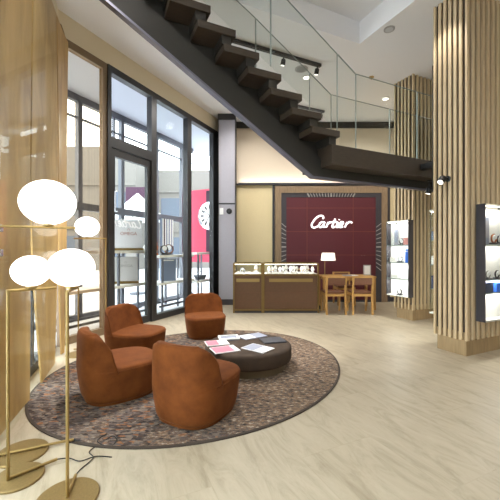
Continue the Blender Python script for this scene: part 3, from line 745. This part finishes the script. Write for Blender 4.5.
for k in range(11):
    te = 2.882-.2935*k; zt = 2.902+.1805*k
    MB().box(te-.436, te, NB, NF, zt-.082, zt).build('tread', M['darkwood'], S, bevel=.004)
    MB().box(te-.16, te-.05, NB+.02, NF-.02, zt-.1805 if k else 2.715, zt-.082).build('riser', M['darksteel'], S)
MB().box(2.75, 6.3, NB, NF, 2.455, 2.715).build('landing', M['darkwood'], S, bevel=.004)
# saw-tooth carrier between stringer and treads
c = MB()
for k in range(11):
    te = 2.882-.2935*k; zt = 2.902+.1805*k
    c.box(te-.40, te-.06, 3.705, 3.86, zs(te-.40)+.08, zt-.083)
c.build('tread_carrier', M['darksteel'], S)
def zg(t): return 3.724 + .6125*(3.17-t)
def zb_(t): return 2.905 + .615*(2.882-t)
def gpanel(n, ta, tb, slope, za=None, zb2=None):
    if slope:
        top = 5.03
        pts = [(ta, min(zb_(ta),4.95)), (tb, zb_(tb)), (tb, min(zg(tb),top))]
        tc = 3.17-(top-3.724)/.6125
        if ta < tc < tb: pts.append((tc, top))
        pts.append((ta, min(zg(ta),top)))
    else: pts = [(ta,2.716),(tb,2.716),(tb,3.724),(ta,3.724)]
    g = MB().prism(pts, n, n+.012, 'y').build('glass_panel', M['balus'], S)
    ed = MB(); w = .0035
    tops = pts[2:]
    for i in range(len(tops)-1):
        (a0,z0),(a1,z1) = tops[i], tops[i+1]
        if abs(z0-5.03)<1e-4 and abs(z1-5.03)<1e-4: continue
        ed.prism([(a0,z0),(a1,z1),(a1,z1+w*1.6),(a0,z0+w*1.6)], n-.001, n+.013, 'y')
    for (aa, zl, zh) in ((ta,pts[0][1],pts[-1][1]),(tb,pts[1][1],pts[2][1])):
        if zh > zl: ed.box(aa-w, aa+w, n-.001, n+.013, zl, zh)
    ed.build('polished_edge', M['glassedge'], g)
    return g
NG = NB+.025
gpanel(NG, .3, 1.868, True); gpanel(NG, 1.876, 2.86, True)
# the last panel steps down onto the landing
pts = [(2.90,2.903),(2.90,2.716),(3.17,2.716),(3.17,3.724),(2.872,zg(2.872)),(2.872,2.903)]
g = MB().prism(pts, NG, NG+.012, 'y').build('glass_panel', M['balus'], S)
MB().prism([(3.17,3.724),(2.872,zg(2.872)),(2.872,zg(2.872)+.01),(3.17,3.734)], NG-.001, NG+.013, 'y').build('polished_edge', M['glassedge'], g)
gpanel(NG, 3.178, 4.37, False); gpanel(NG, 4.378, 6.2, False)
NG2 = NF-.03
def zg2(t): return 3.724 + .6125*(3.257-t)
_zg = zg
zg = zg2
gpanel(NG2, .3, 1.97, True); gpanel(NG2, 1.978, 2.86, True)
zg = _zg
gpanel(NG2, 3.257, 4.486, False); gpanel(NG2, 4.494, 6.2, False)
pts = [(2.868,2.904),(2.90,2.904),(2.90,2.716),(3.249,2.716),(3.249,3.724),(2.868,zg2(2.868))]
g = MB().prism(pts, NG2, NG2+.012, 'y').build('glass_panel', M['balus'], S)
MB().prism([(3.249,3.724),(2.868,zg2(2.868)),(2.868,zg2(2.868)+.01),(3.249,3.734)], NG2-.001, NG2+.013, 'y').build('polished_edge', M['glassedge'], g)
# steel hanger beside the near column
x, y = G(4.30, 3.09); t = thing('steel_hanger', 'black steel hanger between the near column and the stair landing', 'steel post', (x,y,2.2), R(25))
MB().box(0,.30,.0,.045,0,1.75).build('post', M['black'], t); MB().box(.1,.2,.045,.31,.35,.43).build('bracket', M['black'], t)

# ceiling fixtures -----------------------------------------------------------------------
def track(label, t0, t1, n, m, heads):
    x, y = G((t0+t1)/2, n); t = thing('track_light', label, 'track light', (x,y,CEIL), R(25)); w = (t1-t0)/2
    MB().box(-w,w,-.03,.03,-.05,-.001).build('track', M[m], t)
    for h in heads:
        o = MB().lathe([(.03,0),(.04,.02),(.04,.10)],14).build('head', M[m], t); o.location=(h-(t0+t1)/2,0,-.09); o.rotation_euler=(R(200),0,0)
        MB().lathe([(.03,.1005),(.03,.103)],14).build('lens', M['lens'], o)
        MB().tube([(h-(t0+t1)/2,0,-.05),(h-(t0+t1)/2,0,-.1)],.012).build('stem', M[m], t)
track('black ceiling track light seen through the stair glass', 1.4, 3.67, 4.86, 'black', (2.9,3.6))
track('short grey ceiling track light near the back wall', 4.05, 4.97, 6.45, 'framelt', (4.9,))
def disc(name, label, cat, x, y, r, m1, m2):
    t = thing(name, label, cat, (x,y,CEIL))
    MB().lathe([(r,-.012),(r*1.0,-.001)],28).build('rim', M[m1], t); MB().lathe([(r*.7,-.016),(r*.7,-.0125)],24).build('cover', M[m2], t)
disc('ceiling_speaker', 'round grey ceiling speaker beyond the stair glass', 'speaker', .95, 6.10, .12, 'tick', 'greylet')
disc('smoke_detector', 'small round detector on the ceiling beside the recess', 'detector', 2.11, 5.0, .08, 'tick', 'omegabox')
t = thing('sprinkler', 'brass sprinkler head on the ceiling above the landing', 'sprinkler', (2.35,6.39,CEIL)); MB().lathe([(.05,-.01),(.05,-.001)],16).build('plate', M['brass'], t); MB().lathe([(.012,-.05),(.012,-.01)],10).build('stem', M['brass'], t)

def downlight(x, y, power, label, size=2.75, rad=.10, z=CEIL, col=(1,.955,.90)):
    t = thing('downlight', label, 'downlight', (x,y,z), 0, 'recessed downlights')
    MB().lathe([(.085,-.012),(.085,-.001)],24).build('trim', M['white'], t); MB().lathe([(.06,-.0125),(.06,-.0123)],24).build('lens', M['lens'], t)
    d = bpy.data.lights.new('downlight_beam','SPOT'); d.energy = power; d.spot_size = size; d.spot_blend = .6; d.shadow_soft_size = rad; d.color = col
    o = bpy.data.objects.new('downlight_beam', d); COL.objects.link(o); o.parent = t; o.location = (0,0,-.11)
PW = 95
for (x,y,l,k) in ((1.1,6.4,'round downlight in the ceiling before the brand wall',1.5),(-.5,6.6,'round downlight in the ceiling near the grey pier',1.3),
                (.1,7.6,'round downlight in the ceiling close to the back wall',.6),
                (3.0,7.3,'round downlight in the ceiling behind the far column',1.3),
                (2.6,1.6,'round downlight in the ceiling over the open floor',.6),
                (4.6,.6,'round downlight in the ceiling far to the right',.8),
                (5.4,5.6,'round downlight in the ceiling beyond the columns',1.2),
                (-1.05,2.5,'added downlight above the globe lamps brightening the veneer panels',.45)):  # last one is added out of view to brighten the upper veneer panels
    downlight(x, y, PW*k, l)

downlight(-.98, 4.32, 900, 'added downlight brightening the suede seats and the rug', 1.05, .06)  # added narrow spot out of view, lifts the chair seats and rug
x_, y_ = G(3.93, 2.86); downlight(x_, y_, 60, 'round downlight in the ceiling washing the near column', 1.6, .06)
# ------------------------------------------------------------------ lounge
def ell(a, cx, cy, ra, rb, ang):
    x, y = ra*cos(a), rb*sin(a); return (cx + x*cos(ang)-y*sin(ang), cy + x*sin(ang)+y*cos(ang))
t = thing('round_rug', 'large round abstract grey and rust rug under the lounge chairs', 'rug', (-.545,3.87,0))
ang = math.atan2(.75,.66)
MB().prism([ell(2*pi*i/96,0,0,1.725,1.475,ang) for i in range(96)], .001, .012).build('pile', M['rug'], t)
o_ = [ell(2*pi*i/96,0,0,1.745,1.495,ang) for i in range(96)]; i_ = [ell(2*pi*i/96,0,0,1.725,1.475,ang) for i in range(96)]
b = MB(); b.add([(x,y,.001) for x,y in o_]+[(x,y,.011) for x,y in o_]+[(x,y,.0125) for x,y in i_]+[(x,y,.001) for x,y in i_],
      [(k*96+i, k*96+(i+1)%96, ((k+1)%4)*96+(i+1)%96, ((k+1)%4)*96+i) for k in range(4) for i in range(96)])
b.build('binding', M['rugedge'], t)
RUGZ = .0125

def sup(a, rx, ry, p):
    c, s_ = cos(a), sin(a)
    return (rx*math.copysign(abs(c)**(2/p), c), ry*math.copysign(abs(s_)**(2/p), s_))
SW, SD, SH, BH = .315, .358, .325, .622
def suede_chair(label, x, y, face):
    t = thing('lounge_chair', label, 'chair', (x,y,RUGZ), math.atan2(face[1],face[0])-pi/2, 'suede tub chairs round the pouf table')
    n = 64; PW_ = 2.9
    prof = [(.024,.845),(.03,.87),(.05,.895),(.09,.918),(.17,.953),(.25,.978),(.285,.985)]
    def body(z):
        for (a,ka),(b_,kb) in zip(prof, prof[1:]):
            if z <= b_: return ka+(kb-ka)*max(0,(z-a))/(b_-a)
        return .985
    def ring(k, z, p=PW_): return [(*sup(2*pi*i/n, SW*k, SD*k, p), z) for i in range(n)]
    MB().loft([ring(.82,0), ring(.84,.004), ring(.84,.020), ring(.83,.0235)]).build('base', M['suede'], t, smooth=True)
    MB().loft([ring(k,z) for z,k in prof] + [ring(.982,.303), ring(.965,.317), ring(.93,.324), ring(.86,.327), ring(.5,.330), ring(.1,.330)]).build('seat', M['suede'], t, smooth=True)
    tp = [p for p in [(*sup(-.12*pi+1.24*pi*i/40, SW*.988, SD*.988, PW_), .298) for i in range(41)]]
    MB().tube(tp, .0035, 6).build('piping', M['suede'], t, smooth=True)
    rings = []; m = 26; zc = .41
    zl = [.20,.26,.285,.30,.33,.36,.39,.42,.45,.48,.51,.54,.56,.575,.588,.599,.608,.614,.617]
    for z in zl:
        q = max(0,(z-zc)/(BH-zc)); h_ = max(0,(z-.3)/.335)
        kk = body(z)-.015 if z < .28 else .988
        w = SW*kk*(.995-.035*h_)*(max(0,1-q**4))**(1/3.3)
        w = max(w, .19)
        th = (1-q**9)**(1/2.4) if q < 1 else .0
        yf = -.115-.09*h_**.8; lean = .006*h_
        po, pi_ = [], []
        for i in range(m+1):
            u = -cos(pi*i/m); x_ = w*u
            r_ = min(.9995, abs(x_)/(SW*kk))
            yo = -SD*kk*(1-r_**PW_)**(1/PW_) + lean
            yi = yf - .045*(1-u*u) 
            edge = math.sqrt(max(0,1-u**8))
            mid = (yo+yi)/2; hf = max(.006, (yi-yo)/2*(.12+.88*th)*(.3+.7*edge))
            po.append((x_, mid-hf, z)); pi_.append((x_, mid+hf, z))
        rings.append(po + pi_[::-1])
    MB().loft(rings).build('backrest', M['suede'], t, smooth=True)
    return t
suede_chair('rust suede tub chair in the foreground with its back to the viewer', -.437, 2.76, (.45,.88))
suede_chair('rust suede tub chair seen side on left of the foreground chair', -1.235, 3.12, (.79,.61))
suede_chair('rust suede tub chair nearest the glass door', -1.46, 4.22, (.955,-.30))
suede_chair('rust suede tub chair facing the viewer at the back of the rug', -.71, 5.22, (.28,-.96))

t = thing('pouf_table', 'low round dark brown upholstered table on the rug', 'table', (-.02,3.85,RUGZ))
MB().lathe([(.43,0),(.43,.085)],56).build('plinth', M['plinth'], t)
MB().lathe([(.40,.086),(.47,.087),(.49,.095),(.50,.115),(.50,.225),(.49,.243),(.47,.252),(.44,.254),(.1,.255)],64).build('cushion', M['pouf'], t, smooth=True)
TZ = RUGZ+.2555
def magazine(label, x, y, rz, w, h, m1, m2, th=.008, split=.55, z=TZ):
    t = thing('magazine', label, 'magazine', (x,y,z), rz)
    MB().box(-w/2,w/2,-h/2,h/2,0,th).build('cover', M[m1], t)
    MB().box(-w/2+.003,w/2-.003,-h/2+.003,h/2-.003,-0.0,.0).build('x', M[m1], t) if False else None
    MB().box(-w/2+.01,-w/2+w*split,-h/2+.012,h/2-.012,th,th+.0008).build('printed_picture', M[m2], t)
    return t
magazine('pink and white magazine at the left rim of the pouf table', -.385, 3.83, R(18), .26,.20,'paperw','paperp')
magazine('pink magazine nearest the foreground chair on the pouf table', -.275, 3.58, R(24), .28,.22,'paperw','paperp', split=.8)
magazine('white magazine with pale blue picture at the front of the pouf table', .085, 3.62, R(-38), .30,.22,'paperw','paperb')
magazine('charcoal closed folder at the right of the pouf table', .27, 3.93, R(15), .27,.22,'papern','papern', th=.014, split=.9)
magazine('grey blue magazine at the back of the pouf table', .03, 4.13, R(32), .32,.20,'paperb','paperw', split=.5)
t = thing('tray', 'small white rectangular tray on the pouf table', 'tray', (-.26,4.03,TZ), R(12))
f = MB(); f.box(-.12,.12,-.085,.085,0,.008); t_ = f.build('bottom', M['paperb'], t)
f = MB(); f.box(-.125,.125,-.09,-.07,.008,.024); f.box(-.125,.125,.07,.09,.008,.024); f.box(-.125,-.10,-.07,.07,.008,.024); f.box(.10,.125,-.07,.07,.008,.024); f.build('rim', M['white'], t, bevel=.003)

# globe floor lamps -----------------------------------------------------------------------
def globe_lamp(label, px, py, ang, arm_z, arm_l, gpos, gr, disc_off=0.0, dr=.175, foot_l=None, z=0, cord=None, gz=.88):
    t = thing('globe_lamp', label, 'floor lamp', (px,py,z), ang)          # local x points along the arm
    MB().lathe([(dr,0),(dr,.008),(dr-.004,.012)],48,(disc_off,0,0)).build('base', M['basebrass'], t)
    foot_l = foot_l or arm_l
    MB().tube([(0,0,.021),(foot_l,0,.021)],.009,10).build('foot_rod', M['brass'], t)
    MB().tube([(0,0,.013),(0,0,arm_z)],.009,10).build('pole', M['brass'], t)
    a = MB().tube([(-.009,0,arm_z),(arm_l,0,arm_z)],.009,10).build('arm', M['brass'], t)
    MB().lathe([(.03,0),(.03,.012)],16,(gpos,0,arm_z+.009)).build('globe_holder', M['brass'], t)
    g = MB().ellipsoid((gpos,0,arm_z+.018+gr*gz),gr,gr,gr*gz,40,24).build('globe', M['globe'], t, smooth=True)
    part_label(g, 'glowing white opal globe')
    if cord: MB().tube(curve(cord,6),.0035,6).build('cord', M['cord'], t, smooth=True)
    return t
def dirang(a, b): return math.atan2(b[1]-a[1], b[0]-a[0])
p1=(-1.650,2.130); q1=(-1.20,2.333); a1 = dirang(p1,q1)
globe_lamp('tall brass lamp with the largest globe at the left edge', *p1, a1, 1.505, .463, .300, .172, disc_off=.148, dr=.155, foot_l=.453,
           cord=[(.453,0,.02),(.52,-.02,.006),(.60,.05,.006),(.66,-.03,.006),(.60,-.12,.006),(.70,-.16,.006)])
p2=(-1.408,1.92); q2=(-1.235,2.09); a2 = dirang(p2,q2)
globe_lamp('short brass lamp on the pole left of the foreground lamp', *p2, a2, 1.112, .25, .115, .106, disc_off=.05, dr=.135, foot_l=.255,
           cord=[(.255,0,.02),(.32,-.02,.006),(.36,-.10,.006),(.45,-.12,.006),(.52,-.20,.006)])
p3=(-.99,1.789); q3=(-1.03,1.95); a3 = dirang(p3,q3)
globe_lamp('short brass lamp nearest the viewer with its globe before the others', *p3, a3, 1.125, .20, .08, .122, dr=.16, foot_l=.165,
           cord=[(.165,0,.02),(.24,-.01,.006),(.34,-.06,.006),(.42,-.02,.006),(.50,-.08,.008),(.56,-.14,.016),(.50,-.18,.016),(.44,-.14,.008),(.52,-.05,.016),(.60,-.10,.018)])
globe_lamp('tall brass lamp behind the side on chair with globe facing left', -1.935, 4.43, pi, 1.505, .43, .25, .155, dr=.17)
globe_lamp('short brass lamp with its globe low behind the nearest globe', -2.215, 4.26, R(100), 1.112, .22, .10, .118, dr=.15,
           cord=[(.0,.02,.014),(-.03,-.1,.006),(.06,-.2,.006),(0.02,-.3,.006)])

# veneer screen ---------------------------------------------------------------------------
def veneer_panel(label, a0, a1, bl, br, twist):
    t = thing('veneer_panel', label, 'screen panel', (*P((a0+a1)/2,0),0), PA); am = (a0+a1)/2
    n = 24; m = 10; fr = []; 
    front, back = [], []
    for k in range(n+1):
        z = .012 + (4.19-.012)*k/n
        q = max(0, 1-z/1.75)**1.5
        l = a0 + .006 + (bl-a0)*q; r = a1 - .006 + (br-a1)*q
        for i in range(m+1):
            u = i/m; a = l+(r-l)*u
            y = twist*sin(pi*u)*.5 + .02*sin(z*1.3+a0*3)*(u-.5)
            front.append((a-am, y-.009, z)); back.append((a-am, y+.009, z))
    w = m+1; N = len(front); fs = []
    for k in range(n):
        for i in range(m):
            A = k*w+i; fs.append((A,A+1,A+w+1,A+w)); fs.append((N+A,N+A+w,N+A+w+1,N+A+1))
    for k in range(n):
        A = k*w; fs.append((A,A+w,N+A+w,N+A)); A = k*w+m; fs.append((A,N+A,N+A+w,A+w))
    for i in range(m):
        fs.append((i,N+i,N+i+1,i+1)); A = n*w+i; fs.append((A,A+1,N+A+1,N+A))
    MB().add(front+back, fs).build('veneer_sheet', M['veneer'], t, smooth=False)
    MB().box(-.10,.10,-.009,.03,4.19,4.20).build('top_clip', M['brassdk'], t)
    MB().box(a1-am-.02,a1-am+.03,.022,.034,1.7,4.19).build('batten', M['slatback'], t)
    return t
veneer_panel('honey veneer screen panel at the left edge of the view', -.40, .69, -.12, .60, .012)
veneer_panel('middle honey veneer screen panel with a pointed foot', .71, 1.68, .99, 1.60, .012)
veneer_panel('narrow honey veneer screen panel next to the shopfront', 1.70, 2.25, 1.95, 2.02, .012)
t = thing('glass_screen', 'clear glass sheets standing in front of the veneer panels', 'glass screen', (*P(0,.045),0), PA)
MB().box(-1.4,-.145,-.005,.005,.01,4.19).build('glass_sheet', M['screenglass'], t); MB().box(-.137,1.45,-.005,.005,.01,4.19).build('glass_sheet', M['screenglass'], t)
for z in (1.33,1.50): part_label(MB().box(-.165,-.117,-.014,.014,z-.025,z+.025).build('glass_clip', M['silver'], t, bevel=.006), 'small chrome clip')

# ------------------------------------------------------------------ camera, world, light
cd = bpy.data.cameras.new('camera'); cam = bpy.data.objects.new('camera', cd); COL.objects.link(cam)
cd.sensor_width = 36; cd.sensor_fit = 'HORIZONTAL'; cd.lens = 36*F/500; cd.clip_start = .05; cd.clip_end = 200
cam.location = (0,0,CAMZ); cam.rotation_euler = (pi/2,0,0)
SC.camera = cam
w = bpy.data.worlds.new('World'); SC.world = w; w.use_nodes = True
bg = w.node_tree.nodes['Background']; bg.inputs['Color'].default_value = (.90,.95,1,1); bg.inputs['Strength'].default_value = 7
vs_ = SC.view_settings; vs_.view_transform = 'Standard'; vs_.look = 'None'; vs_.gamma = 1; vs_.exposure = -.12; vs_.use_curve_mapping = False
